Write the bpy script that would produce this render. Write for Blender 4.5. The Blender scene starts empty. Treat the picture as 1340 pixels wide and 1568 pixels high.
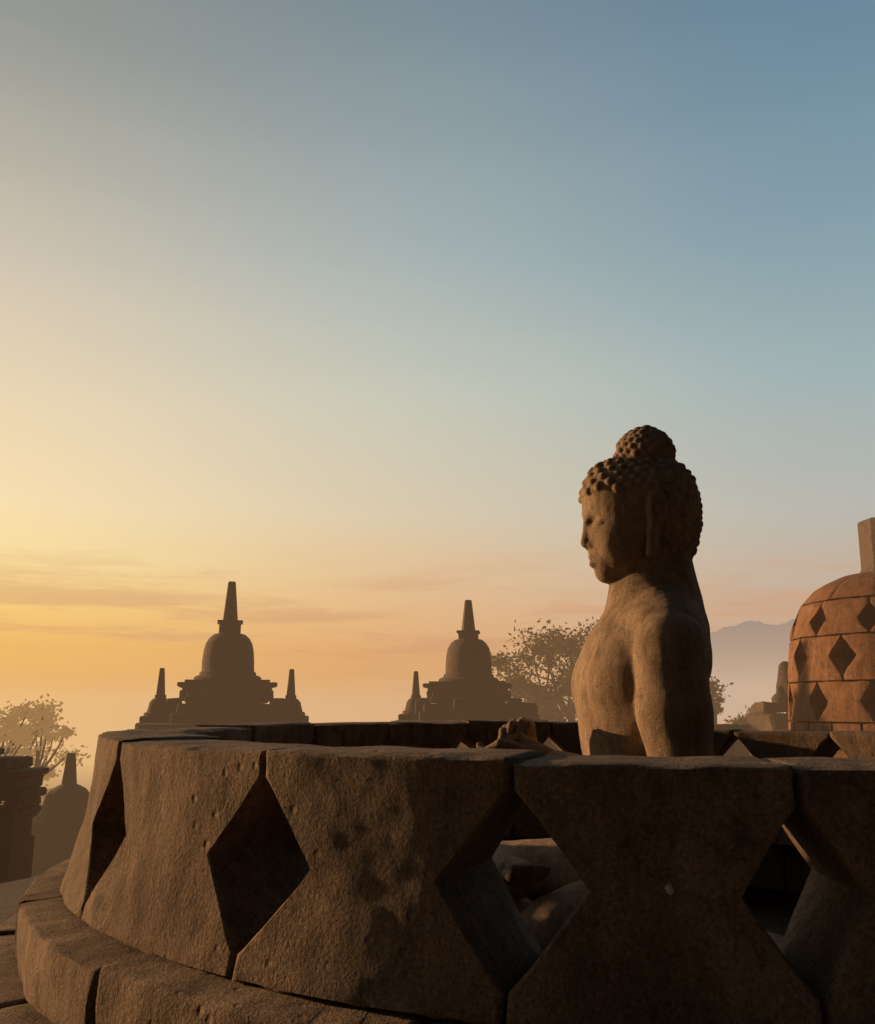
import bpy, math, random
import numpy as np
from mathutils import Vector, noise, Matrix
random.seed(7); rng=np.random.default_rng(7)
scene=bpy.context.scene
def lin(c):
    return tuple(((v/255)/12.92 if v/255<=0.04045 else ((v/255+0.055)/1.055)**2.4) for v in c)

# ---------------------------------------------------------------- materials
def nodes_of(name):
    m=bpy.data.materials.new(name); m.use_nodes=True
    nt=m.node_tree; nt.nodes.clear(); return m,nt
def mix_haze_glow(nt,shader,haze_glow,haze):
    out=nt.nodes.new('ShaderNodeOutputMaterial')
    if haze_glow>0:
        em=nt.nodes.new('ShaderNodeEmission'); em.inputs[0].default_value=(*haze,1); em.inputs[1].default_value=1  # painted haze: emission mixed into the surface, no fog in the air
        mx=nt.nodes.new('ShaderNodeMixShader'); mx.inputs[0].default_value=haze_glow
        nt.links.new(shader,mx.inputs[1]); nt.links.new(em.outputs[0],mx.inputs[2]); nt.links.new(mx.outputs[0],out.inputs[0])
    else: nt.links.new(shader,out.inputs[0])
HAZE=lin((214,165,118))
def stone(name,c1,c2,c3,scale=1.0,bump=0.006,haze_glow=0.0,pits=0.5,streak=True,k=1.0,grain=(0.5,1.48)):
    c1,c2,c3=[tuple(x*k for x in c) for c in (c1,c2,c3)]
    m,nt=nodes_of(name); N=nt.nodes.new; L=nt.links.new
    tc=N('ShaderNodeTexCoord'); 
    def noi(s,d=6,r=0.6,src=None):
        n=N('ShaderNodeTexNoise'); n.inputs['Scale'].default_value=s*scale; n.inputs['Detail'].default_value=d; n.inputs['Roughness'].default_value=r
        L(src if src else tc.outputs['Object'],n.inputs['Vector']); return n
    n1=noi(2.6,5,0.65); n2=noi(16,5,0.7); n3=noi(170,3,0.8)
    r1=N('ShaderNodeValToRGB'); r1.color_ramp.elements[0].position=0.34; r1.color_ramp.elements[1].position=0.66
    r1.color_ramp.elements[0].color=(*c1,1); r1.color_ramp.elements[1].color=(*c2,1); L(n1.outputs['Fac'],r1.inputs[0])
    r2=N('ShaderNodeMapRange'); r2.inputs[1].default_value=0.52; r2.inputs[2].default_value=0.70; r2.inputs[4].default_value=0.8; L(n2.outputs['Fac'],r2.inputs[0])
    mx=N('ShaderNodeMix'); mx.data_type='RGBA'; L(r2.outputs[0],mx.inputs[0]); L(r1.outputs[0],mx.inputs[6]); mx.inputs[7].default_value=(*c3,1)
    r3=N('ShaderNodeMapRange'); r3.inputs[1].default_value=0.3; r3.inputs[2].default_value=0.7; r3.inputs[3].default_value=grain[0]; r3.inputs[4].default_value=grain[1]; L(n3.outputs['Fac'],r3.inputs[0])
    fac=r3.outputs[0]
    if streak:
        mp=N('ShaderNodeMapping'); mp.inputs['Scale'].default_value=(1,1,0.18); L(tc.outputs['Object'],mp.inputs[0])
        n4=noi(26,4,0.65,mp.outputs[0])
        r4=N('ShaderNodeMapRange'); r4.inputs[1].default_value=0.3; r4.inputs[2].default_value=0.7; r4.inputs[3].default_value=0.7; r4.inputs[4].default_value=1.22; L(n4.outputs['Fac'],r4.inputs[0])
        mm=N('ShaderNodeMath'); mm.operation='MULTIPLY'; L(r3.outputs[0],mm.inputs[0]); L(r4.outputs[0],mm.inputs[1]); fac=mm.outputs[0]
    sc=N('ShaderNodeVectorMath'); sc.operation='SCALE'; L(mx.outputs[2],sc.inputs[0]); L(fac,sc.inputs['Scale'])
    h=N('ShaderNodeMath'); h.operation='MULTIPLY_ADD'; h.inputs[1].default_value=0.6; L(n3.outputs['Fac'],h.inputs[0]); L(n2.outputs['Fac'],h.inputs[2])
    hh=h
    if pits:
        v=N('ShaderNodeTexVoronoi'); v.inputs['Scale'].default_value=24*scale; L(tc.outputs['Object'],v.inputs['Vector'])
        vr=N('ShaderNodeMapRange'); vr.inputs[1].default_value=0.0; vr.inputs[2].default_value=0.2; vr.inputs[3].default_value=-1; vr.inputs[4].default_value=0; L(v.outputs['Distance'],vr.inputs[0])
        pm=N('ShaderNodeMapRange'); pm.inputs[1].default_value=0.46; pm.inputs[2].default_value=0.6; pm.inputs[4].default_value=pits*1.6; L(n1.outputs['Fac'],pm.inputs[0])
        vm=N('ShaderNodeMath'); vm.operation='MULTIPLY'; L(vr.outputs[0],vm.inputs[0]); L(pm.outputs[0],vm.inputs[1])
        hh=N('ShaderNodeMath'); hh.operation='ADD'; L(h.outputs[0],hh.inputs[0]); L(vm.outputs[0],hh.inputs[1])
    b=N('ShaderNodeBump'); b.inputs['Strength'].default_value=1.0; b.inputs['Distance'].default_value=bump; L(hh.outputs[0],b.inputs['Height'])
    p=N('ShaderNodeBsdfPrincipled'); p.inputs['Roughness'].default_value=0.9; p.inputs['Specular IOR Level'].default_value=0.2
    L(sc.outputs[0],p.inputs['Base Color']); L(b.outputs[0],p.inputs['Normal'])
    mix_haze_glow(nt,p.outputs[0],haze_glow,HAZE); return m
M_wall=stone('andesite_wall',(0.19,0.125,0.082),(0.35,0.25,0.175),(0.12,0.088,0.066),1.0,0.008,pits=0.6,k=0.76)
M_bud=stone('andesite_statue',(0.27,0.185,0.125),(0.38,0.275,0.19),(0.16,0.12,0.09),1.6,0.0045,pits=0,k=0.95)
M_perf=stone('weathered_bell_stone',(0.26,0.125,0.07),(0.38,0.205,0.115),(0.15,0.095,0.06),0.45,0.025,haze_glow=0.04,k=0.95)
M_far=stone('distant_stone',(0.16,0.115,0.09),(0.24,0.175,0.13),(0.10,0.08,0.07),0.35,0.03,haze_glow=0.12,pits=0,streak=False,k=0.75)
M_low=stone('lower_terrace_stone',(0.14,0.095,0.07),(0.22,0.155,0.11),(0.09,0.07,0.055),0.4,0.03,haze_glow=0.045,pits=0,streak=False,k=0.8)
M_spot=stone('pale_spot',(0.5,0.46,0.4),(0.6,0.55,0.48),(0.4,0.36,0.3),3,0.002,pits=0)

def simple(name,col,haze_glow,haze,transl=0.0):
    m,nt=nodes_of(name); N=nt.nodes.new; L=nt.links.new
    tc=N('ShaderNodeTexCoord'); n=N('ShaderNodeTexNoise'); n.inputs['Scale'].default_value=0.8; L(tc.outputs['Object'],n.inputs['Vector'])
    r=N('ShaderNodeMapRange'); r.inputs[1].default_value=0.3; r.inputs[2].default_value=0.7; r.inputs[3].default_value=0.5; r.inputs[4].default_value=1.5; L(n.outputs['Fac'],r.inputs[0])
    sc=N('ShaderNodeVectorMath'); sc.operation='SCALE'; sc.inputs[0].default_value=col; L(r.outputs[0],sc.inputs['Scale'])
    d=N('ShaderNodeBsdfDiffuse'); L(sc.outputs[0],d.inputs[0]); sh=d.outputs[0]
    if transl:
        t=N('ShaderNodeBsdfTranslucent'); L(sc.outputs[0],t.inputs[0]); mx=N('ShaderNodeMixShader'); mx.inputs[0].default_value=transl
        L(d.outputs[0],mx.inputs[1]); L(t.outputs[0],mx.inputs[2]); sh=mx.outputs[0]
    mix_haze_glow(nt,sh,haze_glow,haze); return m
M_leaf=simple('foliage_haze_glow',(0.085,0.068,0.03),0.22,lin((205,158,112)),0.4)
M_leaf2=simple('foliage_haze_glow_far_left',(0.11,0.085,0.04),0.38,lin((235,180,118)),0.5)
M_bark=simple('bark',(0.06,0.045,0.03),0.20,lin((205,158,112)))

# ---------------------------------------------------------------- mesh helpers
def mesh_obj(name,verts,faces,mat,parent=None,smooth=True,angle=40):
    me=bpy.data.meshes.new(name); me.from_pydata([tuple(v) for v in verts],[],[tuple(f) for f in faces]); me.update()
    o=bpy.data.objects.new(name,me); scene.collection.objects.link(o); me.materials.append(mat)
    if smooth:
        me.polygons.foreach_set('use_smooth',[True]*len(me.polygons))
        try: me.set_sharp_from_angle(angle=math.radians(angle))
        except Exception: pass
    if parent: o.parent=parent
    return o
def empty(name):
    e=bpy.data.objects.new(name,None); scene.collection.objects.link(e); e.empty_display_size=0.2; return e
class MB:
    def __init__(s): s.v=[]; s.f=[]
    def add(s,v,f):
        o=len(s.v); s.v+=list(v); s.f+=[tuple(i+o for i in q) for q in f]
    def lathe(s,c,prof,n=40,rot=0,cap=True,jit=0.0):
        v=[];f=[]
        for (r,z) in prof:
            for i in range(n):
                a=rot+2*math.pi*i/n
                jj=1+jit*noise.noise(Vector((math.cos(a)*3+c[0],math.sin(a)*3+c[1],z*4)))
                v.append((c[0]+r*jj*math.cos(a),c[1]+r*jj*math.sin(a),c[2]+z))
        m=len(prof)
        for j in range(m-1):
            for i in range(n):
                f.append((j*n+i,j*n+(i+1)%n,(j+1)*n+(i+1)%n,(j+1)*n+i))
        if cap:
            f.append(tuple(range((m-1)*n,m*n))); f.append(tuple(reversed(range(n))))
        s.add(v,f)
    def box(s,c,h,rot=0,bev=0.02,jit=0.0):
        hx,hy,hz=h; b=min(bev,hx*.4,hy*.4,hz*.4)
        v=[];
        rings=[(hx-b,hy-b,-hz),(hx,hy,-hz+b),(hx,hy,hz-b),(hx-b,hy-b,hz)]
        ca,sa=math.cos(rot),math.sin(rot)
        for (x,y,z) in rings:
            for (px,py) in ((-x,-y+b),(-x+b,-y),(x-b,-y),(x,-y+b),(x,y-b),(x-b,y),(-x+b,y),(-x,y-b)):
                p=Vector((c[0]+px*ca-py*sa,c[1]+px*sa+py*ca,c[2]+z))
                if jit: p+=jit*noise.noise_vector(p*3)
                v.append(tuple(p))
        f=[]
        for j in range(3):
            for i in range(8): f.append((j*8+i,j*8+(i+1)%8,(j+1)*8+(i+1)%8,(j+1)*8+i))
        f.append(tuple(range(24,32))); f.append(tuple(reversed(range(8))))
        s.add(v,f)

def block(mb,C,p0,p1,z0,z1,R,th,d0=None,d1=None,gap=0.0012,step=0.018,cham=0.006,amp=0.005,seed=0,ztop=0.0,K=5,chip=0.012):
    """curved masonry block between angles p0<p1 (rad; measured from -Y towards -X). d0,d1 = (half angle, zc, hz) notches."""
    z1=z1+ztop
    zs={z0,z1}
    for d in (d0,d1):
        if d: zs|={d[1],d[1]-d[2],d[1]+d[2]}
    zs=sorted(zs); rows=[zs[0],zs[0]+cham*1.2]
    for a,b in zip(zs[:-1],zs[1:]):
        lo=max(a,rows[-1]); n=max(1,int((b-lo)/step))
        for i in range(1,n+1): rows.append(lo+(b-lo)*i/n)
    rows[-1:]=[z1-cham*1.2,z1]
    rows=sorted(set(rows))
    Rm=R((z0+z1)/2); cols=max(4,int((p1-p0)*Rm/step))
    ts=[0,cham*1.5/((p1-p0)*Rm)]+[i/cols for i in range(1,cols)]+[1-cham*1.5/((p1-p0)*Rm),1]; ts=sorted(ts)
    nj=len(rows); ni=len(ts)
    def notch(d,z): return d[0]*max(0.0,1-abs(z-d[1])/d[2])**0.94 if d else 0.0
    sv=Vector((seed*3.1,seed*1.7,seed*.9)); off=0.006*noise.noise(sv*5.3)
    idx={}; V=[]
    def vert(i,j,k):
        key=(i,j,k)
        if key in idx: return idx[key]
        z=rows[j]; l=p0+gap+notch(d0,z); r=p1-gap-notch(d1,z); ph=l+(r-l)*ts[i]
        rad=R(z)-th*k/K
        p=Vector((-math.sin(ph)*rad,-math.cos(ph)*rad,z))
        onp=(i in(0,ni-1)); onz=(j in(0,nj-1)); onr=(k in (0,K))
        nn=noise.noise(p*9+sv); n2=noise.noise(p*30+sv); n3=abs(noise.noise(p*14-sv))
        c=cham*(1+0.5*n2)+chip*max(0,n3-0.25)
        sr=1 if k==0 else -1
        if onr: rad+=sr*(amp*nn+0.25*amp*n2)
        if onr and (onp or onz): rad-=sr*c*0.8
        if onz and (onr or onp): z+=(-1 if j else 1)*c*0.6
        if onp and onr: ph+=(1 if i==0 else -1)*c*0.35/Rm
        if onz: z+=0.7*amp*nn
        if onp and not onz: ph+=amp*0.5*nn/Rm
        rad+=off
        V.append((C[0]-math.sin(ph)*rad,C[1]-math.cos(ph)*rad,C[2]+z)); idx[key]=len(V)-1; return idx[key]
    F=[]
    for i in range(ni-1):
        for j in range(nj-1):
            F.append((vert(i,j,0),vert(i,j+1,0),vert(i+1,j+1,0),vert(i+1,j,0)))
            F.append((vert(i,j,K),vert(i+1,j,K),vert(i+1,j+1,K),vert(i,j+1,K)))
    for k in range(K):
        for i in range(ni-1):
            F.append((vert(i,nj-1,k),vert(i,nj-1,k+1),vert(i+1,nj-1,k+1),vert(i+1,nj-1,k)))
            F.append((vert(i,0,k),vert(i+1,0,k),vert(i+1,0,k+1),vert(i,0,k+1)))
        for j in range(nj-1):
            F.append((vert(0,j,k),vert(0,j,k+1),vert(0,j+1,k+1),vert(0,j+1,k)))
            F.append((vert(ni-1,j,k),vert(ni-1,j+1,k),vert(ni-1,j+1,k+1),vert(ni-1,j,k+1)))
    mb.add(V,F)

# ---------------------------------------------------------------- camera
FPX=1400.0; TILT=11.94
cam=bpy.data.cameras.new('camera'); co=bpy.data.objects.new('camera',cam); scene.collection.objects.link(co)
cam.sensor_fit='HORIZONTAL'; cam.sensor_width=36; cam.lens=36*FPX/1340
co.location=(0,0,0); co.rotation_euler=(math.radians(90+TILT),0,0); cam.clip_start=0.05; cam.clip_end=30000
scene.camera=co

# ---------------------------------------------------------------- broken stupa
C=(0.594,2.70,0.0)
stupa=empty('broken_bell_stupa')
def Rw(z):  # outer radius of bell
    t=min(1.2,max(-0.2,(-0.066-z)/0.334))
    return 1.475+0.056*t-0.013*math.sin(t*math.pi)
seams=[5.0,19.5,36.1,56.6]
while seams[-1]+16.9<365-8: seams.append(seams[-1]+16.9)
seams=seams[:-1] if 365-seams[-1]<10 else seams
n=len(seams)
hws={0:3.0,1:3.9,2:4.3,3:4.2}; hzs={0:0.108,1:0.122,2:0.126,3:0.132}
mb=MB()
for i in range(n):
    a=math.radians(seams[i]); b=math.radians(seams[(i+1)%n]+(360 if i==n-1 else 0))
    mid=math.degrees((a+b)/2)
    zt=0.004*math.sin(i*2.3)
    if i==0 or i==n-1: zt=-0.010
    if i==1: zt=-0.003
    if 196<mid<262: zt=-0.034+0.006*math.sin(i*3.1)
    if 262<=mid<300: zt=-0.015
    j=(i+1)%n
    block(mb,C,a,b,-0.40,-0.066,Rw,0.225,(math.radians(hws.get(i,4.3)),-0.237,hzs.get(i,0.120)),(math.radians(hws.get(j,4.3)),-0.237,hzs.get(j,0.120)),step=0.010 if mid<75 or mid>345 else 0.024,seed=i+1,ztop=zt,cham=0.0055,amp=0.0055,chip=0.018)
mesh_obj('bell_wall',mb.v,mb.f,M_wall,stupa,angle=60)
mb=MB()
def ring(mb,R0,z0,z1,th,nb,ph,seed,step=0.025):
    for i in range(nb):
        a=math.radians(ph+360*i/nb+2.5*math.sin(i*5.1+seed)); b=math.radians(ph+360*(i+1)/nb+(2.5*math.sin(((i+1)%nb)*5.1+seed)))
        block(mb,C,a,b,z0,z1,lambda z:R0+0.006*math.sin((z-z0)/(z1-z0)*3.14),th,step=step,seed=seed+i,cham=0.008,amp=0.008,ztop=0.004*math.sin(i*1.9+seed),K=4,chip=0.02)
ring(mb,1.605,-0.535,-0.402,0.36,18,6,50,0.018)
ring(mb,1.715,-0.72,-0.537,0.36,16,14,90)
ring(mb,1.86,-0.98,-0.722,0.4,16,3,130,0.05)
ring(mb,1.78,-1.24,-0.982,0.3,16,9,160,0.05)
ring(mb,1.98,-1.50,-1.242,0.5,16,1,190,0.05)
mesh_obj('base_mouldings',mb.v,mb.f,M_wall,stupa,angle=60)
mb=MB(); mb.lathe((C[0],C[1],0),[(1.40,-1.5),(1.40,-0.80),(1.39,-0.79)],64)
mesh_obj('inner_floor',mb.v,mb.f,M_wall,stupa,angle=30)
mb=MB(); mb.lathe((0,0,0),[(0.001,-0.004),(0.005,-0.003),(0.006,0),(0.003,0.004),(0.001,0.005)],9,jit=0.7)
ch=mesh_obj('pale_spot',mb.v,mb.f,M_spot,stupa); ch.location=(0.287,1.200,-0.222); ch.rotation_euler=(1.2,0.3,0.4)  # small pale lump set on the wall face

# ---------------------------------------------------------------- SDF tools
def smin(a,b,k):
    h=np.clip(0.5+0.5*(b-a)/k,0,1); return b*(1-h)+a*h-k*h*(1-h)
def smax(a,b,k): return -smin(-a,-b,k)
def ell(P,c,r):
    x=(P[0]-c[0]);y=(P[1]-c[1]);z=(P[2]-c[2])
    k0=np.sqrt((x/r[0])**2+(y/r[1])**2+(z/r[2])**2)+1e-6
    k1=np.sqrt((x/r[0]**2)**2+(y/r[1]**2)**2+(z/r[2]**2)**2)+1e-6
    return k0*(k0-1)/k1
def cap(P,a,b,ra,rb):
    a=np.array(a,float);b=np.array(b,float);d=b-a;L=float(d@d)
    px,py,pz=P[0]-a[0],P[1]-a[1],P[2]-a[2]
    h=np.clip((px*d[0]+py*d[1]+pz*d[2])/L,0,1)
    return np.sqrt((px-h*d[0])**2+(py-h*d[1])**2+(pz-h*d[2])**2)-(ra+(rb-ra)*h)
def grid(lo,hi,h):
    ax=[np.arange(lo[i],hi[i]+h,h,dtype=np.float32) for i in range(3)]
    return ax,np.meshgrid(*ax,indexing='ij')
def surface_nets(F,ax):
    lo=[a[0] for a in ax]; h=ax[0][1]-ax[0][0]
    S=F<0; nx,ny,nz=F.shape
    cs=np.zeros((nx-1,ny-1,nz-1),np.int8)
    for dx in(0,1):
        for dy in(0,1):
            for dz in(0,1): cs+=S[dx:nx-1+dx,dy:ny-1+dy,dz:nz-1+dz]
    act=(cs>0)&(cs<8); I=np.argwhere(act); ids=-np.ones(act.shape,np.int64); ids[act]=np.arange(len(I))
    acc=np.zeros((len(I),3)); cnt=np.zeros(len(I))
    corners=[(a,b,c) for a in(0,1) for b in(0,1) for c in(0,1)]
    for p in corners:
        for axn in range(3):
            if p[axn]==1: continue
            q=list(p); q[axn]=1
            fa=F[I[:,0]+p[0],I[:,1]+p[1],I[:,2]+p[2]]; fb=F[I[:,0]+q[0],I[:,1]+q[1],I[:,2]+q[2]]
            m=(fa<0)!=(fb<0); t=np.where(m,fa/(fa-fb+1e-12),0)
            pos=np.tile(np.array(p,float),(len(I),1)); pos[:,axn]=t
            acc[m]+=pos[m]; cnt[m]+=1
    V=np.array(lo)+(I+acc/cnt[:,None])*h
    faces=[]
    for axn in range(3):
        a=[slice(None)]*3; b=[slice(None)]*3; a[axn]=slice(0,-1); b[axn]=slice(1,None)
        E=np.argwhere(S[tuple(a)]!=S[tuple(b)])
        u,w=(axn+1)%3,(axn+2)%3
        ok=(E[:,u]>0)&(E[:,w]>0)&(E[:,u]<F.shape[u]-1)&(E[:,w]<F.shape[w]-1); E=E[ok]
        def cid(du,dw):
            c=E.copy(); c[:,u]-=du; c[:,w]-=dw; return ids[c[:,0],c[:,1],c[:,2]]
        q=np.stack([cid(1,1),cid(0,1),cid(0,0),cid(1,0)],1)
        s=S[E[:,0],E[:,1],E[:,2]]
        q[~s]=q[~s][:,::-1]; faces.append(q)
    return V,np.concatenate(faces)

# ---- Buddha field. coords: f forward, s side (negative = the statue's left), z height
HF=-0.027
def body(P):
    d=ell(P,(0.02,0,0.03),(0.150,0.235,0.25))
    d=smin(d,ell(P,(0.005,0,-0.30),(0.150,0.20,0.34)),0.08)
    d=smin(d,ell(P,(-0.085,0,0.14),(0.12,0.22,0.18)),0.05)
    for s in(-1,1):
        d=smin(d,ell(P,(0.07,s*0.10,0.06),(0.085,0.11,0.09)),0.04)
        d=smin(d,cap(P,(-0.055,0,0.30),(-0.040,s*0.20,0.188),0.10,0.092),0.05)
        arm=cap(P,(-0.012,s*0.262,0.150),(-0.005,s*0.285,-0.02),0.094,0.091)
        arm=smin(arm,cap(P,(-0.005,s*0.285,-0.02),(-0.02,s*0.31,-0.24),0.091,0.076),0.03)
        arm=smin(arm,cap(P,(-0.02,s*0.31,-0.25),(0.26,s*0.10,-0.165),0.074,0.044),0.03)
        d=smin(d,arm,0.016)
        d=smin(d,cap(P,(0.06,s*0.02,0.235),(0.03,s*0.20,0.235),0.018,0.02),0.03)
    d=smin(d,cap(P,(-0.045,0,0.20),(-0.052,0,0.45),0.118,0.098),0.04)
    d=smin(d,cap(P,(-0.100,0,0.22),(-0.080,0,0.42),0.120,0.102),0.04)
    d=smin(d,ell(P,(-0.05,0,-0.56),(0.21,0.30,0.15)),0.06)
    for s in(-1,1):
        d=smin(d,cap(P,(0.0,s*0.15,-0.52),(0.34,s*0.42,-0.53),0.145,0.105),0.05)
    d=smin(d,cap(P,(0.36,-0.42,-0.56),(0.40,0.14,-0.57),0.095,0.06),0.02)
    d=smin(d,cap(P,(0.36,0.42,-0.53),(0.42,-0.10,-0.47),0.10,0.055),0.02)
    d=smin(d,cap(P,(0.43,-0.08,-0.44),(0.42,-0.27,-0.415),0.050,0.046),0.02)
    d=smin(d,cap(P,(0.42,-0.22,-0.425),(0.405,-0.34,-0.405),0.046,0.040),0.02)
    return d
def toes(F,P):
    for i in range(5):
        x=0.365+0.020*i; r=0.0165-0.0016*(4-i)
        g=smin(cap(P,(x+0.004,-0.350,-0.398),(x,-0.388,-0.388),r,r*.95),cap(P,(x,-0.388,-0.388),(x-0.003,-0.404,-0.372),r*.95,r*.8),0.004)
        F=smin(F,g,0.006)
    return F
def cran(Q):
    d=ell(Q,(-0.005,0,0.580),(0.165,0.146,0.153))
    d=smin(d,ell(Q,(0.060,0,0.620),(0.100,0.108,0.100)),0.03)
    d=smin(d,ell(Q,(-0.058,0,0.605),(0.110,0.130,0.130)),0.04)
    return smin(d,ell(Q,(-0.062,0,0.52),(0.108,0.124,0.150)),0.04)
def ush(Q):
    return smin(ell(Q,(-0.032,0,0.742),(0.082,0.082,0.064)),ell(Q,(-0.034,0,0.768),(0.067,0.067,0.062)),0.02)
def headf(P):
    Q=(P[0]-HF,P[1],P[2])
    d=cran(Q)
    d=smin(d,ell(Q,(0.045,0,0.505),(0.114,0.116,0.145)),0.03)
    d=smin(d,ell(Q,(0.03,0,0.420),(0.092,0.092,0.062)),0.025)
    d=smin(d,ell(Q,(0.100,0,0.387),(0.036,0.040,0.034)),0.022)
    d=smin(d,ell(Q,(0.108,0,0.425),(0.034,0.052,0.03)),0.02)
    for s in(-1,1):
        d=smin(d,ell(Q,(0.082,s*0.066,0.468),(0.052,0.038,0.05)),0.022)
        d=smax(d,-ell(Q,(0.168,s*0.048,0.534),(0.030,0.040,0.016)),0.012)
        d=smin(d,ell(Q,(0.122,s*0.050,0.524),(0.026,0.034,0.018)),0.005)
        for a,b in(((0.152,0.012,0.553),(0.148,0.045,0.570)),((0.148,0.045,0.570),(0.118,0.087,0.560))):
            d=smin(d,cap(Q,(a[0],s*a[1],a[2]),(b[0],s*b[1],b[2]),0.0075,0.006),0.010)
        d=smax(d,-cap(Q,(0.150,s*0.026,0.515),(0.128,s*0.080,0.519),0.004,0.003),0.003)
        d=smin(d,ell(Q,(0.145,s*0.019,0.466),(0.016,0.012,0.012)),0.006)
    d=smin(d,cap(Q,(0.151,0,0.562),(0.161,0,0.475),0.0085,0.0165),0.012)
    for s in(-1,1):
        d=smin(d,cap(Q,(0.144,s*0.006,0.432),(0.127,s*0.038,0.430),0.0100,0.005),0.006)
        d=smin(d,cap(Q,(0.140,s*0.004,0.411),(0.125,s*0.030,0.414),0.0115,0.006),0.006)
    d=smax(d,-cap(Q,(0.157,-0.03,0.4218),(0.157,0.03,0.4218),0.0042,0.0042),0.003)
    for s in(-1,1):
        e=ell(Q,(-0.012,s*0.144,0.560),(0.034,0.026,0.054))
        e=smin(e,cap(Q,(-0.006,s*0.142,0.53),(0.006,s*0.128,0.425),0.019,0.017),0.015)
        e=smax(e,-ell(Q,(-0.010,s*0.170,0.555),(0.019,0.018,0.036)),0.005)
        e=smax(e,-cap(Q,(0.0,s*0.160,0.50),(0.006,s*0.149,0.44),0.007,0.007),0.004)
        d=smin(d,e,0.005)
    return smin(d,ush(Q),0.006)
def hairf(P):
    Q=(P[0]-HF,P[1],P[2])
    return smin(cran(Q),ush(Q),0.006)
def is_hair(f,s,z):
    f=f-HF
    if z>0.70: return True
    if f>0.02: return z>0.615
    if f>-0.035: return z>0.605
    return z>0.435
def hair_points():
    pts=[]
    def add(cz,cf,n):
        k=np.arange(n)+0.5; phi=np.arccos(1-2*k/n); th=math.pi*(1+5**0.5)*k
        D=np.stack([np.cos(th)*np.sin(phi),np.sin(th)*np.sin(phi),np.cos(phi)],1); t=np.full(n,0.02)
        o=np.array([cf+HF,0,cz])
        for _ in range(60):
            Pp=o+D*t[:,None]; hd=hairf((Pp[:,0],Pp[:,1],Pp[:,2])); t+=-hd*0.8
        return o+D*(t[:,None]-0.001)
    for p in add(0.56,-0.02,520):
        if is_hair(*p) and not (p[2]>0.705 and abs(p[0]-HF+0.03)<0.088 and abs(p[1])<0.083): pts.append(p)
    for p in add(0.757,-0.03,170):
        if p[2]>0.730: pts.append(p)
    return pts
def stamp(F,ax,c,r,k):
    h=ax[0][1]-ax[0][0]; w=r*2.0+2*h; sl=[]
    for i in range(3):
        a=int(max(0,(c[i]-w-ax[i][0])/h)); b=int(min(len(ax[i]),(c[i]+w-ax[i][0])/h+1))
        if a>=b: return
        sl.append(slice(a,b))
    X,Y,Z=np.meshgrid(ax[0][sl[0]],ax[1][sl[1]],ax[2][sl[2]],indexing='ij')
    d=np.sqrt((X-c[0])**2+(Y-c[1])**2+(Z-c[2])**2)-r
    F[tuple(sl)]=smin(F[tuple(sl)],d,k)
verts=[];faces=[];o=0
ax,P=grid((-0.29,-0.22,0.292),(0.20,0.22,0.87),0.0036)
hair=hairf(P)-0.005
Qf=P[0]-HF
reg=np.where(Qf>0.02,0.612-P[2],np.where(Qf>-0.035,0.60-P[2],0.43-P[2]))
hd=headf(P); F=np.minimum(hd,smax(hair,reg.astype(np.float32),0.008)); F=smin(F,body(P),0.012)
for c in hair_points():
    c=c+np.array([random.gauss(0,.0016) for _ in range(3)])
    stamp(F,ax,c,0.0128+0.0032*random.random(),0.0035)
F=F+0.006*np.clip(1-(P[2]-0.292)/0.012,0,1)
V,Q=surface_nets(F,ax); verts.append(V); faces.append(Q+o); o+=len(V)
ax,P=grid((-0.34,-0.60,-0.74),(0.58,0.60,0.325),0.008)
F=toes(body(P),P)+0.006*np.clip((P[2]-0.303)/0.015,0,1); V,Q=surface_nets(F,ax); verts.append(V); faces.append(Q+o); o+=len(V)
# hands (teaching gesture)
SH=-0.042; SZ=-0.014
ax,P0=grid((0.20,-0.17,-0.24),(0.52,0.17,0.01),0.0038)
P=(P0[0]-SH,P0[1],P0[2]-SZ)
F=smin(cap(P,(0.20,-0.165,-0.19),(0.30,-0.075,-0.155),0.05,0.036),cap(P,(0.20,0.165,-0.19),(0.31,0.075,-0.15),0.05,0.036),0.004)
F=smin(F,ell(P,(0.355,-0.052,-0.135),(0.060,0.026,0.048)),0.03)
base=[(0.405,-0.052,-0.100),(0.412,-0.050,-0.122),(0.410,-0.048,-0.145),(0.402,-0.046,-0.165)]
f2=[(0.452,-0.048,-0.088),(0.462,-0.042,-0.120),(0.456,-0.040,-0.148),(0.442,-0.038,-0.172)]
f3=[(0.474,-0.030,-0.105),(0.490,-0.020,-0.112),(0.470,-0.012,-0.150),(0.452,-0.012,-0.176)]
f4=[(0.470,-0.012,-0.122),(0.505,-0.004,-0.096),(0.452,0.004,-0.152),(0.436,0.002,-0.178)]
for a,b,c,d_ in zip(base,f2,f3,f4):
    g=smin(smin(cap(P,a,b,0.0135,0.0125),cap(P,b,c,0.012,0.011),0.004),cap(P,c,d_,0.011,0.009),0.004); F=smin(F,g,0.009)
g=smin(cap(P,(0.345,-0.045,-0.105),(0.395,-0.030,-0.075),0.016,0.014),cap(P,(0.395,-0.030,-0.075),(0.435,-0.018,-0.085),0.013,0.011),0.004); F=smin(F,g,0.01)
F=smin(F,ell(P,(0.370,0.040,-0.105),(0.044,0.028,0.062)),0.02)
base=[(0.345,0.035,-0.062),(0.366,0.035,-0.056),(0.388,0.036,-0.060),(0.404,0.038,-0.072)]
f2=[(0.352,0.020,-0.038),(0.374,0.020,-0.031),(0.398,0.022,-0.036),(0.420,0.026,-0.052)]
f3=[(0.362,-0.010,-0.040),(0.386,-0.012,-0.035),(0.412,-0.008,-0.040),(0.434,-0.002,-0.058)]
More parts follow.
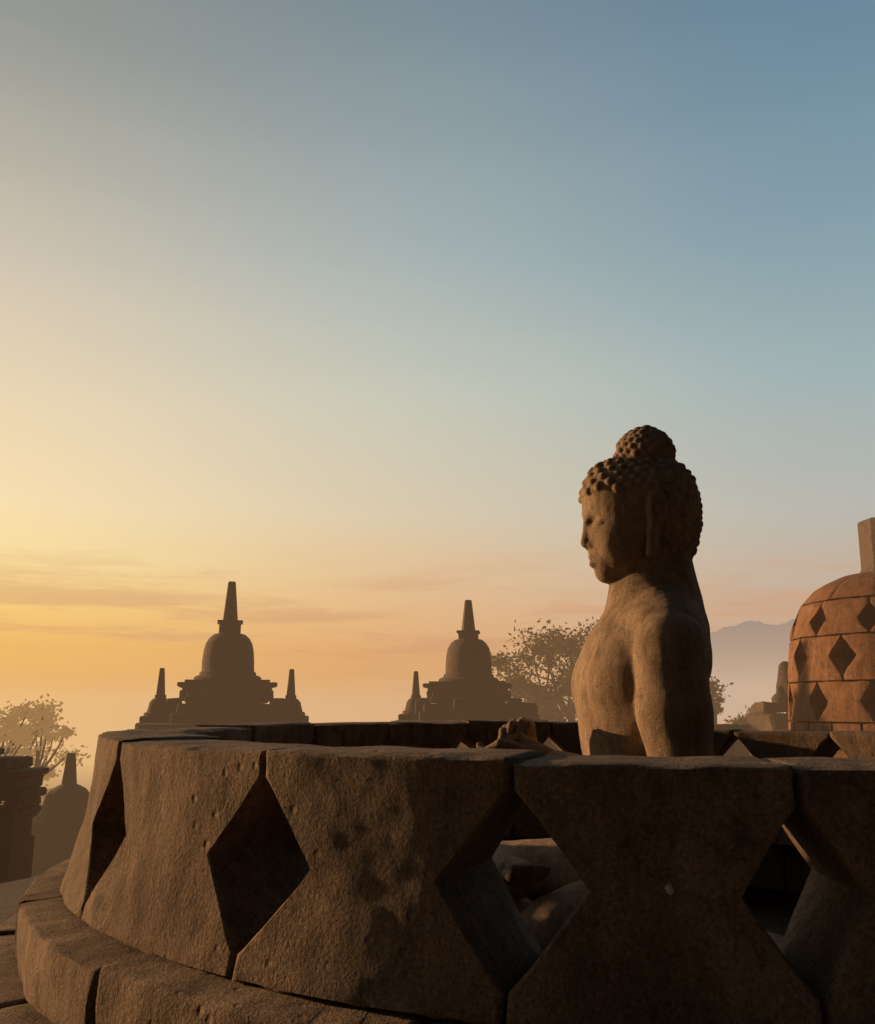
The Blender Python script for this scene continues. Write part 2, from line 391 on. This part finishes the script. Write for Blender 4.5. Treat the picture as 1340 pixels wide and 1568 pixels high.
f4=[(0.370,-0.022,-0.060),(0.392,-0.024,-0.054),(0.418,-0.020,-0.058),(0.440,-0.014,-0.074)]
for a,b,c,d_ in zip(base,f2,f3,f4):
    g=smin(smin(cap(P,a,b,0.0135,0.013),cap(P,b,c,0.0128,0.0118),0.004),cap(P,c,d_,0.0115,0.0095),0.004); F=smin(F,g,0.009)
g=smin(cap(P,(0.400,0.030,-0.125),(0.428,0.006,-0.108),0.014,0.012),cap(P,(0.428,0.006,-0.108),(0.440,-0.010,-0.085),0.012,0.010),0.004); F=smin(F,g,0.01)
V,Q=surface_nets(F,ax); verts.append(V); faces.append(Q+o); o+=len(V)
V=np.concatenate(verts); Q=np.concatenate(faces)
yaw=math.radians(6)
ox,oy=0.576,2.70
f_,s_=V[:,0],V[:,1]
X=ox-f_*np.cos(yaw)-s_*np.sin(yaw); Y=oy-f_*np.sin(yaw)+s_*np.cos(yaw)
W=np.stack([X,Y,V[:,2]],1)
W=[tuple(Vector(w)+(0.0012 if w[2]>0.33 else 0.0022)*noise.noise_vector(Vector(w)*16)+0.0007*noise.noise_vector(Vector(w)*60)) for w in W.tolist()]
buddha=mesh_obj('buddha_statue',W,Q.tolist(),M_bud,None,angle=180)
mb=MB(); prof=[(0.70,-0.80),(0.72,-0.77),(0.70,-0.745),(0.66,-0.735),(0.69,-0.715),(0.68,-0.69),(0.64,-0.675),(0.3,-0.67)]
mb.lathe((0.45,2.68,0),prof,72,jit=0.02)
o_=mesh_obj('lotus_seat',mb.v,mb.f,M_bud,buddha,angle=50)

# ---------------------------------------------------------------- distant stupas
def pinnacle(mb,c,s=1.0,spire=True,rot=0.0):
    mb.box((c[0],c[1],c[2]-0.07*s),(0.38*s,0.38*s,0.07*s),rot,0.02)
    if spire:
        mb.lathe(c,[(0.33*s,0),(0.33*s,0.06*s),(0.27*s,0.09*s),(0.24*s,0.20*s),(0.22*s,0.29*s),(0.16*s,0.36*s),(0.11*s,0.38*s)],24,jit=0.03)
        mb.lathe((c[0],c[1],c[2]+0.38*s),[(0.125*s,0),(0.125*s,0.06*s),(0.10*s,0.07*s),(0.055*s,0.62*s),(0.045*s,0.64*s)],8,jit=0.03)
    else: mb.box((c[0],c[1],c[2]+0.13*s),(0.31*s,0.31*s,0.125*s),rot+0.1,0.04,0.05)
def main_stupa(name,c,rot,spire_h,harm_h,right_pin=True,off=1.37,mat=M_far):
    e=empty(name); X,Y,z=c; z0=z
    mb=MB()
    def sq(h,za,zb,bev=0.03): mb.box((X,Y,z0+(za+zb)/2),(h,h,(zb-za)/2),rot,bev)
    sq(1.70,-3.2,-0.62); sq(1.82,-0.618,-0.50); sq(1.66,-0.498,-0.36)
    mesh_obj('niche_body',mb.v,mb.f,mat,e,angle=30)
    mb=MB()
    def sq(h,za,zb,bev=0.03): mb.box((X,Y,z0+(za+zb)/2),(h,h,(zb-za)/2),rot,bev,0.02)
    sq(1.08,-0.358,-0.16); sq(0.98,-0.158,0.03); sq(0.84,0.032,0.17); sq(0.80,0.172,0.30); sq(0.90,0.302,0.37,0.02); sq(1.0,0.372,0.47,0.02); sq(0.86,0.472,0.52,0.02)
    for k in range(4):
        a=rot+k*math.pi/2
        mb.box((X+math.cos(a)*1.08,Y+math.sin(a)*1.08,z0-0.05),(0.16,0.30,0.20),a,0.03,0.03)
        mb.box((X+math.cos(a)*0.86,Y+math.sin(a)*0.86,z0+0.20),(0.12,0.24,0.12),a,0.03,0.03)
    mesh_obj('stepped_base',mb.v,mb.f,mat,e,angle=30)
    mb=MB()
    mb.lathe((X,Y,z0),[(0.70,0.522),(0.72,0.57),(0.66,0.62),(0.60,0.63),(0.60,0.68),(0.555,0.72),(0.55,0.95),(0.53,1.15),(0.50,1.30),(0.43,1.42),(0.34,1.50),(0.28,1.52)],40,jit=0.02)
    mesh_obj('bell',mb.v,mb.f,mat,e,angle=35)
    mb=MB()
    mb.box((X,Y,z0+1.52+harm_h/2),(0.23,0.23,harm_h/2),rot,0.02); mb.box((X,Y,z0+1.52+harm_h+0.03),(0.27,0.27,0.028),rot,0.01)
    zz=1.52+harm_h+0.06
    mb.lathe((X,Y,z0+zz),[(0.175,0),(0.165,0.03),(0.085,spire_h-0.02),(0.075,spire_h)],8,jit=0.03)
    mesh_obj('spire',mb.v,mb.f,mat,e,angle=35)
    mb=MB()
    ca,sa=math.cos(rot),math.sin(rot)
    for sx in(-1,1):
        px,py=sx*off,0.1
        cc=(X+px*ca-py*sa,Y+px*sa+py*ca,z0-0.22)
        pinnacle(mb,cc,0.98,spire=(right_pin or sx<0),rot=rot)
        mb.box((cc[0],cc[1],cc[2]-0.25),(0.44,0.44,0.11),rot,0.03,0.02)
    mesh_obj('side_pinnacles',mb.v,mb.f,mat,e,angle=35)
    return e
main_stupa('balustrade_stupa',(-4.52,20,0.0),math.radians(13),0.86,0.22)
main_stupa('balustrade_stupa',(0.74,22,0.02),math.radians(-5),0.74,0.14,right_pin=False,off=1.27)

e=empty('small_stupa'); mb=MB()
c=(-6.20,16,-1.84)
mb.box((c[0],c[1],c[2]-0.10),(0.52,0.52,0.10),0.4,0.03); mb.box((c[0],c[1],c[2]-0.8),(0.46,0.46,0.598),0.4,0.03)
mb.lathe(c,[(0.46,0),(0.46,0.08),(0.40,0.12),(0.385,0.22),(0.36,0.36),(0.28,0.46),(0.18,0.52),(0.15,0.53)],28,jit=0.03)
mb.lathe((c[0],c[1],c[2]+0.53),[(0.15,0),(0.13,0.02),(0.075,0.5),(0.06,0.52)],8,jit=0.03)
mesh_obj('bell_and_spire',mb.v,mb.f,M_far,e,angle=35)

# balustrade ruins at left
e=empty('stone_balustrade'); mb=MB(); random.seed(3)
for (x0,x1,y,za,zb) in [(-11.5,-7.72,18,-3.2,-1.902),(-11.5,-8.50,18.05,-1.90,-1.722),(-7.92,-7.74,18.05,-1.90,-1.722),(-11.5,-7.62,18,-1.72,-1.55),(-11.5,-7.72,18,-1.548,-1.30),(-11.5,-7.62,18,-1.298,-1.18),(-11.5,-7.98,18.1,-1.178,-0.97),(-11.5,-8.6,18.2,-0.968,-0.84)]:
    mb.box(((x0+x1)/2,y,(za+zb)/2),((x1-x0)/2,0.6,(zb-za)/2),0.0,0.03,0.03)
for i in range(26):
    x=-9.5+i*0.62; y=11.3-i*0.12
    h=random.uniform(0.16,0.3)
    mb.box((x,y,-2.35+h/2),(0.29,0.32,h/2+0.02),random.uniform(-.05,.05),0.03,0.03)
    mb.box((x,y,-2.62),(0.305,0.38,0.235),0.0,0.03,0.02)
    mb.box((x,y+0.02,-3.1),(0.30,0.30,0.24),0.0,0.03,0.02)
for i in range(12):
    x=-7.9+i*0.55; y=8.1; h=random.uniform(.1,.35)
    mb.box((x,y,-1.95+h/2),(0.26,0.25,h/2+.01),random.uniform(-.1,.1),0.03,0.03)
    mb.box((x,y,-2.32),(0.27,0.33,0.355),0,0.03,0.02)
mesh_obj('parapet_blocks',mb.v,mb.f,M_low,e,angle=35)
e=empty('stone_parapet'); mb=MB()
for i in range(24):
    x=-2.5+i*0.85; h=random.uniform(0.0,0.12)
    mb.box((x,25.5,-1.95),(0.42,0.35,1.25),0,0.04,0.03)
    mb.box((x,25.5,-0.63+h/2),(0.40,0.42,0.06+h/2),random.uniform(-.03,.03),0.03,0.03)
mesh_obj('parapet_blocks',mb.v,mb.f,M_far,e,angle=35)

# ---------------------------------------------------------------- perforated bell stupa (right)
e=empty('perforated_stupa'); PC=(7.50,14.8,0.0)
pz=[-0.6,-0.38,0.3,0.85,1.25,1.6,1.87,2.0,2.06,2.10]; pr=[1.86,1.84,1.80,1.75,1.68,1.52,1.27,1.02,0.85,0.55]
Rp=lambda z: float(np.interp(z,pz,pr))
mb=MB()
def course(z0,z1,ph,n,hw,zc,hz,seed):
    for i in range(n):
        a=math.radians(ph+360*i/n); b=math.radians(ph+360*(i+1)/n); h=math.radians(hw)
        block(mb,PC,a,b,z0,z1,Rp,0.52,(h,zc,hz),(h,zc,hz),gap=0.003,step=0.08,cham=0.012,amp=0.022,seed=seed+i,K=2,chip=0.05)
course(-0.25,0.352,71.0-30*3,12,6.2,0.05,0.27,300)
course(0.358,1.045,56.0-30*3,12,7.0,0.73,0.285,330)
course(1.051,1.60,42.0-30*3,12,5.6,1.29,0.22,360)
def solid(z0,z1,n,ph,seed,th=0.3,R=Rp):
    for i in range(n):
        a=math.radians(ph+360*i/n); b=math.radians(ph+360*(i+1)/n)
        block(mb,PC,a,b,z0,z1,R,th,gap=0.003,step=0.09,cham=0.014,amp=0.018,seed=seed+i,K=3,chip=0.04)
solid(-0.40,-0.256,24,3,400,0.35); solid(1.606,2.05,12,8,430,0.8)
solid(-0.62,-0.406,20,3,460,0.5,lambda z:2.05); solid(-0.95,-0.626,20,9,490,0.5,lambda z:2.2); solid(-1.5,-0.956,20,2,520,0.6,lambda z:2.35)
mesh_obj('bell_courses',mb.v,mb.f,M_perf,e,angle=50)
mb=MB(); mb.lathe((PC[0],PC[1],0),[(1.0,1.98),(0.86,2.06),(0.60,2.09)],40); mb.lathe((PC[0],PC[1],0),[(0.55,2.09),(0.55,2.16),(0.53,2.18),(0.52,2.95),(0.50,2.99)],8,rot=0.45,jit=0.02)
mb.lathe((PC[0],PC[1],0),[(0.22,2.98),(0.12,3.9)],8,rot=0.4)
mesh_obj('harmika',mb.v,mb.f,M_far,e,angle=30)

e=empty('ruined_pinnacle'); mb=MB(); 
mb.box((6.50,18,-0.35),(0.36,0.4,0.22),0.3,0.05,0.08); mb.box((6.30,18,-0.05),(0.17,0.3,0.10),0.2,0.05,0.08)
mb.lathe((6.62,18,-0.13),[(0.20,0),(0.21,0.10),(0.16,0.16),(0.18,0.26),(0.13,0.32),(0.08,0.36),(0.07,0.44),(0.04,0.50)],14,jit=0.15)
mb.lathe((6.86,18.3,-0.13),[(0.2,0),(0.2,0.5),(0.16,0.62),(0.12,0.9),(0.05,0.98)],14,jit=0.15)
mb.box((6.6,18,-1.0),(0.7,0.6,0.43),0.3,0.05,0.05)
mesh_obj('carved_blocks',mb.v,mb.f,M_far,e,angle=35)

# ---------------------------------------------------------------- terraces and ground
mb=MB(); mb.lathe((18,-2,0),[(24,-3.2),(24,-1.62),(24.1,-1.6),(24.1,-1.5)],160); mesh_obj('upper_terrace_floor',mb.v,mb.f,M_low,None,angle=20)
mb=MB(); mb.lathe((18,-2,0),[(46,-12),(46,-3.3),(46.1,-3.2)],160); mesh_obj('lower_terrace_floor',mb.v,mb.f,M_low,None,angle=20)
HL,HM,HR=(240,192,130),(224,178,134),(205,174,148)
m,nt=nodes_of('painted_mist_plain'); N=nt.nodes.new; L=nt.links.new
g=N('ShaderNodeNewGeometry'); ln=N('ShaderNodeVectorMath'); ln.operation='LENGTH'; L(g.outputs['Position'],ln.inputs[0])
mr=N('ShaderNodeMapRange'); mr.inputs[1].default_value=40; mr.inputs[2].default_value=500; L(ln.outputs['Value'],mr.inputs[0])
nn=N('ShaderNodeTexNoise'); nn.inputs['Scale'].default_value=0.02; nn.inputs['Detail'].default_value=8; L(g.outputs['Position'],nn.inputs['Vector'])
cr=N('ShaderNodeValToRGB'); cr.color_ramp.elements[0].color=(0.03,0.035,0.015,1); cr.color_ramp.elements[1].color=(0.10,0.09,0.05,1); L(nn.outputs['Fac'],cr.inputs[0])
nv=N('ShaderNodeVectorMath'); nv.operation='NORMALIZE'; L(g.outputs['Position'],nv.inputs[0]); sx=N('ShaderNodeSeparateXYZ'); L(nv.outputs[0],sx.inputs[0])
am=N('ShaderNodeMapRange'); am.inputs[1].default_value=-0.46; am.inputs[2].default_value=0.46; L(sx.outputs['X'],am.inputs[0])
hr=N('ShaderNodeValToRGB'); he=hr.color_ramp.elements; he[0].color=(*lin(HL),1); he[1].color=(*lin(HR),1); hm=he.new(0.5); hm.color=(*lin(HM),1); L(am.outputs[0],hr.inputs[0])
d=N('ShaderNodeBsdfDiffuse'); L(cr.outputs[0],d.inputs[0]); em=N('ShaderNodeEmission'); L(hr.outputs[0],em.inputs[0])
# mist painted as ground emission, bright ahead and dim behind the camera
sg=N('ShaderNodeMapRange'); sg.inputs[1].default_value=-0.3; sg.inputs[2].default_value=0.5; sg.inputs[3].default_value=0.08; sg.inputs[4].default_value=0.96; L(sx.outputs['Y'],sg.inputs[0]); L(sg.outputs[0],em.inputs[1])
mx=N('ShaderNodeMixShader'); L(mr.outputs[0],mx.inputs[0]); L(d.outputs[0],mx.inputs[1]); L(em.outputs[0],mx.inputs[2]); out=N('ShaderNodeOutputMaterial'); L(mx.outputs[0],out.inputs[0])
rad=[5,60,150,400,1000,3000,9000,20000]; v=[];f=[]; nn_=96
for r in rad:
    for i in range(nn_): a=2*math.pi*i/nn_; v.append((r*math.cos(a),r*math.sin(a),-28))
for j in range(len(rad)-1):
    for i in range(nn_): f.append((j*nn_+i,(j+1)*nn_+i,(j+1)*nn_+(i+1)%nn_,j*nn_+(i+1)%nn_))
f.append(tuple(range(nn_)))
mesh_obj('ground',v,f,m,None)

# mountain
m,nt=nodes_of('painted_haze_mountain'); N=nt.nodes.new; L=nt.links.new
g=N('ShaderNodeNewGeometry'); sx=N('ShaderNodeSeparateXYZ'); L(g.outputs['Position'],sx.inputs[0])
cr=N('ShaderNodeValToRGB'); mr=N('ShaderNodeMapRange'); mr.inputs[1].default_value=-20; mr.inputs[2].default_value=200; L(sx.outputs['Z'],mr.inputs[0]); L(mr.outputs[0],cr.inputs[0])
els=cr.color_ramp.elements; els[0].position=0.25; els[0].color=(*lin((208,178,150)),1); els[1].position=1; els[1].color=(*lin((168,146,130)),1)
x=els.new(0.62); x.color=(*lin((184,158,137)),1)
d=N('ShaderNodeBsdfDiffuse'); d.inputs[0].default_value=(0.08,0.08,0.06,1); em=N('ShaderNodeEmission'); L(cr.outputs[0],em.inputs[0])  # haze painted in as emission, paler towards the foot
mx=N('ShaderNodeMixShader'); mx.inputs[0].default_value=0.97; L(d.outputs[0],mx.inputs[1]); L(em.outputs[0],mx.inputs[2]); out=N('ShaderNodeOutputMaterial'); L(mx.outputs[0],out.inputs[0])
v=[];f=[]; NX=300; NY=24
rx=[380,480,560,650,704,751,790,814,876,960,1100,1400,1900]; rz=[-28,60,130,168,183,198,188,184,200,225,215,140,-28]
for j in range(NY):
    for i in range(NX):
        xx=380+1520*i/(NX-1); t=j/(NY-1); base=float(np.interp(xx*(1+0.15*(0.5-t)) ,rx,rz))
        prof=math.sin(math.pi*t)**0.8
        z=-30+(base+30)*prof+ prof*(9*noise.noise(Vector((xx*.016,t*3,1)))+6*noise.noise(Vector((xx*.06,t*9,4)))+5*noise.noise(Vector((xx*.2,t*9,4))))
        v.append((xx,1900+600*t,z))
for j in range(NY-1):
    for i in range(NX-1): a=j*NX+i; f.append((a,a+1,a+NX+1,a+NX))
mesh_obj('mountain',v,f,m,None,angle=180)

# ---------------------------------------------------------------- trees
def tree(name,base,H,RX,RZ,crown_z,nclump,nleaf,leaf,seed,mat):
    random.seed(seed); e=empty(name); mb=MB()
    def limb(a,b,ra,rb,n=6,seg=5):
        a=Vector(a);b=Vector(b); v=[];f=[]
        d=(b-a).normalized(); u=d.orthogonal().normalized(); w=d.cross(u)
        for k in range(seg+1):
            t=k/seg; p=a.lerp(b,t)+Vector(noise.noise_vector(a*1.3+Vector((t*2,0,seed))))*(b-a).length*0.07*math.sin(math.pi*t)
            r=ra+(rb-ra)*t
            for i in range(n): q=2*math.pi*i/n; v.append(tuple(p+(u*math.cos(q)+w*math.sin(q))*r))
        for k in range(seg):
            for i in range(n): f.append((k*n+i,k*n+(i+1)%n,(k+1)*n+(i+1)%n,(k+1)*n+i))
        mb.add(v,f)
    B=Vector(base); top=B+Vector((0.3,0,H*0.55)); limb(B,top,H*0.035,H*0.022,8,8)
    forks=[]
    for i in range(7):
        q=2*math.pi*i/7+random.random(); p=B+Vector((math.cos(q)*RX*0.45,math.sin(q)*RX*0.45,crown_z-B.z-RZ*0.35+random.uniform(-.3,.3)*RZ)); limb(top,p,H*0.018,H*0.009); forks.append(p)
    lv=[];lf=[]
    for c in range(nclump):
        q=random.random()*2*math.pi; rr=random.random()**0.5; zz=random.uniform(-1,1)
        lim=math.sqrt(max(0.08,1-max(zz,0)**2*0.85)); p=Vector((B.x+math.cos(q)*rr*RX*lim,B.y+math.sin(q)*rr*RX*lim,crown_z+zz*RZ*random.uniform(.8,1.1)))
        fk=min(forks,key=lambda k:(k-p).length); limb(fk,p,H*0.005,H*0.0015,4,4)
        cr_=random.uniform(0.3,1.0)*RX*0.105
        for sub in range(3): 
            e2=p+Vector([random.gauss(0,cr_*0.8) for _ in range(3)]); limb(p,e2,H*0.0016,H*0.0008,3,2)
        for k in range(int(nleaf*random.uniform(.5,1.4))):
            cpt=p+Vector((random.gauss(0,cr_),random.gauss(0,cr_),random.gauss(0,cr_*0.65)))
            d1=Vector([random.gauss(0,1) for _ in range(3)]).normalized(); d2=d1.orthogonal().normalized(); s=leaf*random.uniform(.5,1.3)
            o=len(lv); lv+=[tuple(cpt+d1*s),tuple(cpt+d2*s*0.6),tuple(cpt-d1*s),tuple(cpt-d2*s*0.6)]; lf.append((o,o+1,o+2,o+3))
    mesh_obj('trunk_and_limbs',mb.v,mb.f,M_bark,e); mesh_obj('foliage',lv,lf,mat,e,smooth=False)
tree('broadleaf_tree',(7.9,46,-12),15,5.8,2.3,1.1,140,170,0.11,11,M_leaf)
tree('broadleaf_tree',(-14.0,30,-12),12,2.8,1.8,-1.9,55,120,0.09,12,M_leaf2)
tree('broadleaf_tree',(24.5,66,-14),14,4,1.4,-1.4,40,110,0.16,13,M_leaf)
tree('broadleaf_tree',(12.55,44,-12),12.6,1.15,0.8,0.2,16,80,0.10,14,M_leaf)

# ---------------------------------------------------------------- sky + sun
SAZ=-62.0; SEL=8.0
w=bpy.data.worlds.new('World'); scene.world=w; w.use_nodes=True; nt=w.node_tree; nt.nodes.clear(); N=nt.nodes.new; L=nt.links.new
tc=N('ShaderNodeTexCoord'); nm=N('ShaderNodeVectorMath'); nm.operation='NORMALIZE'; L(tc.outputs['Generated'],nm.inputs[0])
sp=N('ShaderNodeSeparateXYZ'); L(nm.outputs[0],sp.inputs[0])
fl=N('ShaderNodeVectorMath'); fl.operation='MULTIPLY'; fl.inputs[1].default_value=(1,1,0); L(nm.outputs[0],fl.inputs[0])
fn=N('ShaderNodeVectorMath'); fn.operation='NORMALIZE'; L(fl.outputs[0],fn.inputs[0]); fs=N('ShaderNodeSeparateXYZ'); L(fn.outputs[0],fs.inputs[0])
az=N('ShaderNodeMapRange'); az.inputs[1].default_value=-0.46; az.inputs[2].default_value=0.46; L(fs.outputs['X'],az.inputs[0])
def ramp(stops):
    r=N('ShaderNodeValToRGB')
    el=r.color_ramp.elements; el[0].position=stops[0][0]; el[0].color=(*lin(stops[0][1]),1); el[1].position=stops[-1][0]; el[1].color=(*lin(stops[-1][1]),1)
    for p,c in stops[1:-1]: k=el.new(p); k.color=(*lin(c),1)
    return r
Lr=ramp([(0.0,HL),(0.03,(240,184,110)),(0.06,(245,190,104)),(0.10,(254,211,126)),(0.15,(255,227,162)),(0.20,(254,227,178)),(0.30,(240,217,181)),(0.42,(213,200,179)),(0.60,(153,155,148)),(0.85,(95,103,110))])
Mr=ramp([(0.0,HM),(0.03,(224,171,116)),(0.06,(226,171,118)),(0.10,(230,183,134)),(0.15,(228,196,156)),(0.20,(220,203,175)),(0.33,(201,202,187)),(0.46,(170,182,181)),(0.66,(124,142,152)),(0.85,(80,98,115))])
Rr=ramp([(0.0,HR),(0.03,(205,171,143)),(0.06,(203,170,144)),(0.10,(199,173,152)),(0.15,(194,181,166)),(0.20,(186,185,177)),(0.33,(161,180,182)),(0.46,(135,161,173)),(0.62,(107,137,158)),(0.85,(72,95,120))])
nz=N('ShaderNodeTexNoise'); nz.inputs['Scale'].default_value=1.0; nz.inputs['Detail'].default_value=4; nz.inputs['Roughness'].default_value=0.5
mpn=N('ShaderNodeMapping'); mpn.inputs['Scale'].default_value=(2.2,2.2,20); L(nm.outputs[0],mpn.inputs[0]); L(mpn.outputs[0],nz.inputs['Vector'])
wob=N('ShaderNodeMath'); wob.operation='MULTIPLY_ADD'; wob.inputs[1].default_value=0.03; L(nz.outputs['Fac'],wob.inputs[0])
sb=N('ShaderNodeMath'); sb.operation='SUBTRACT'; sb.inputs[1].default_value=0.015; L(sp.outputs['Z'],sb.inputs[0]); L(sb.outputs[0],wob.inputs[2])
for r in(Lr,Mr,Rr): L(wob.outputs[0],r.inputs[0])
f1=N('ShaderNodeMapRange'); f1.interpolation_type='SMOOTHSTEP'; f1.inputs[1].default_value=-0.1; f1.inputs[2].default_value=0.55; L(az.outputs[0],f1.inputs[0])
f2=N('ShaderNodeMapRange'); f2.interpolation_type='SMOOTHSTEP'; f2.inputs[1].default_value=0.4; f2.inputs[2].default_value=1.02; L(az.outputs[0],f2.inputs[0])
def mix(fac,a,b):
    m=N('ShaderNodeMix'); m.data_type='RGBA'
    if isinstance(fac,float): m.inputs[0].default_value=fac
    else: L(fac,m.inputs[0])
    if isinstance(a,tuple): m.inputs[6].default_value=a
    else: L(a,m.inputs[6])
    if isinstance(b,tuple): m.inputs[7].default_value=b
    else: L(b,m.inputs[7])
    return m.outputs[2]
c1=mix(f1.outputs[0],Lr.outputs[0],Mr.outputs[0]); c2=mix(f2.outputs[0],c1,Rr.outputs[0])
nc=N('ShaderNodeTexNoise'); nc.inputs['Scale'].default_value=1.0; nc.inputs['Detail'].default_value=7; nc.inputs['Roughness'].default_value=0.62
mc=N('ShaderNodeMapping'); mc.inputs['Scale'].default_value=(3.6,3.6,34); mc.inputs['Location'].default_value=(1.3,0.4,2.0); L(nm.outputs[0],mc.inputs[0]); L(mc.outputs[0],nc.inputs['Vector'])
mk=N('ShaderNodeMapRange'); mk.interpolation_type='SMOOTHSTEP'; mk.inputs[1].default_value=0.46; mk.inputs[2].default_value=0.62; mk.inputs[4].default_value=0.55; L(nc.outputs['Fac'],mk.inputs[0])
band=N('ShaderNodeValToRGB'); be=band.color_ramp.elements; be[0].position=0.01; be[0].color=(0,0,0,1); be[1].position=0.17; be[1].color=(0,0,0,1); b1=be.new(0.06); b1.color=(1,1,1,1); b2=be.new(0.11); b2.color=(.9,.9,.9,1); L(sp.outputs['Z'],band.inputs[0])
mm=N('ShaderNodeMath'); mm.operation='MULTIPLY'; L(mk.outputs[0],mm.inputs[0]); L(band.outputs[0],mm.inputs[1])
c3=mix(mm.outputs[0],c2,(*lin((212,158,118)),1))
# sky dimmed behind the camera to darken surfaces that face it
dt=N('ShaderNodeVectorMath'); dt.operation='DOT_PRODUCT'; dt.inputs[1].default_value=(-0.3,0.954,0); L(fn.outputs[0],dt.inputs[0])
bk=N('ShaderNodeMapRange'); bk.inputs[1].default_value=-0.15; bk.inputs[2].default_value=0.70; bk.inputs[3].default_value=0.04; bk.inputs[4].default_value=1.0; L(dt.outputs['Value'],bk.inputs[0])
sc=N('ShaderNodeVectorMath'); sc.operation='SCALE'; L(c3,sc.inputs[0]); L(bk.outputs[0],sc.inputs['Scale'])
s10=N('ShaderNodeVectorMath'); s10.operation='SCALE'; s10.inputs['Scale'].default_value=10; L(sc.outputs[0],s10.inputs[0])
sky=N('ShaderNodeTexSky'); sky.sky_type='NISHITA'; sky.sun_disc=False; sky.sun_elevation=math.radians(SEL); sky.sun_rotation=math.radians(SAZ); sky.dust_density=2.0
s4=N('ShaderNodeVectorMath'); s4.operation='SCALE'; s4.inputs['Scale'].default_value=0.6; L(sky.outputs[0],s4.inputs[0])
fin=mix(0.96,s4.outputs[0],s10.outputs[0])
bg=N('ShaderNodeBackground'); bg.inputs[1].default_value=0.1; L(fin,bg.inputs[0]); ow=N('ShaderNodeOutputWorld'); L(bg.outputs[0],ow.inputs[0])
sun=bpy.data.lights.new('sun','SUN'); so=bpy.data.objects.new('sun',sun); scene.collection.objects.link(so)
sun.energy=4.8; sun.angle=math.radians(0.8); sun.color=(1.0,0.58,0.27)
dv=Vector((math.sin(math.radians(SAZ))*math.cos(math.radians(SEL)),math.cos(math.radians(SAZ))*math.cos(math.radians(SEL)),math.sin(math.radians(SEL))))
so.rotation_euler=dv.to_track_quat('Z','Y').to_euler(); so.location=dv*50
scene.view_settings.view_transform='Standard'; scene.view_settings.look='None'; scene.view_settings.exposure=0
print('verts',len(W))
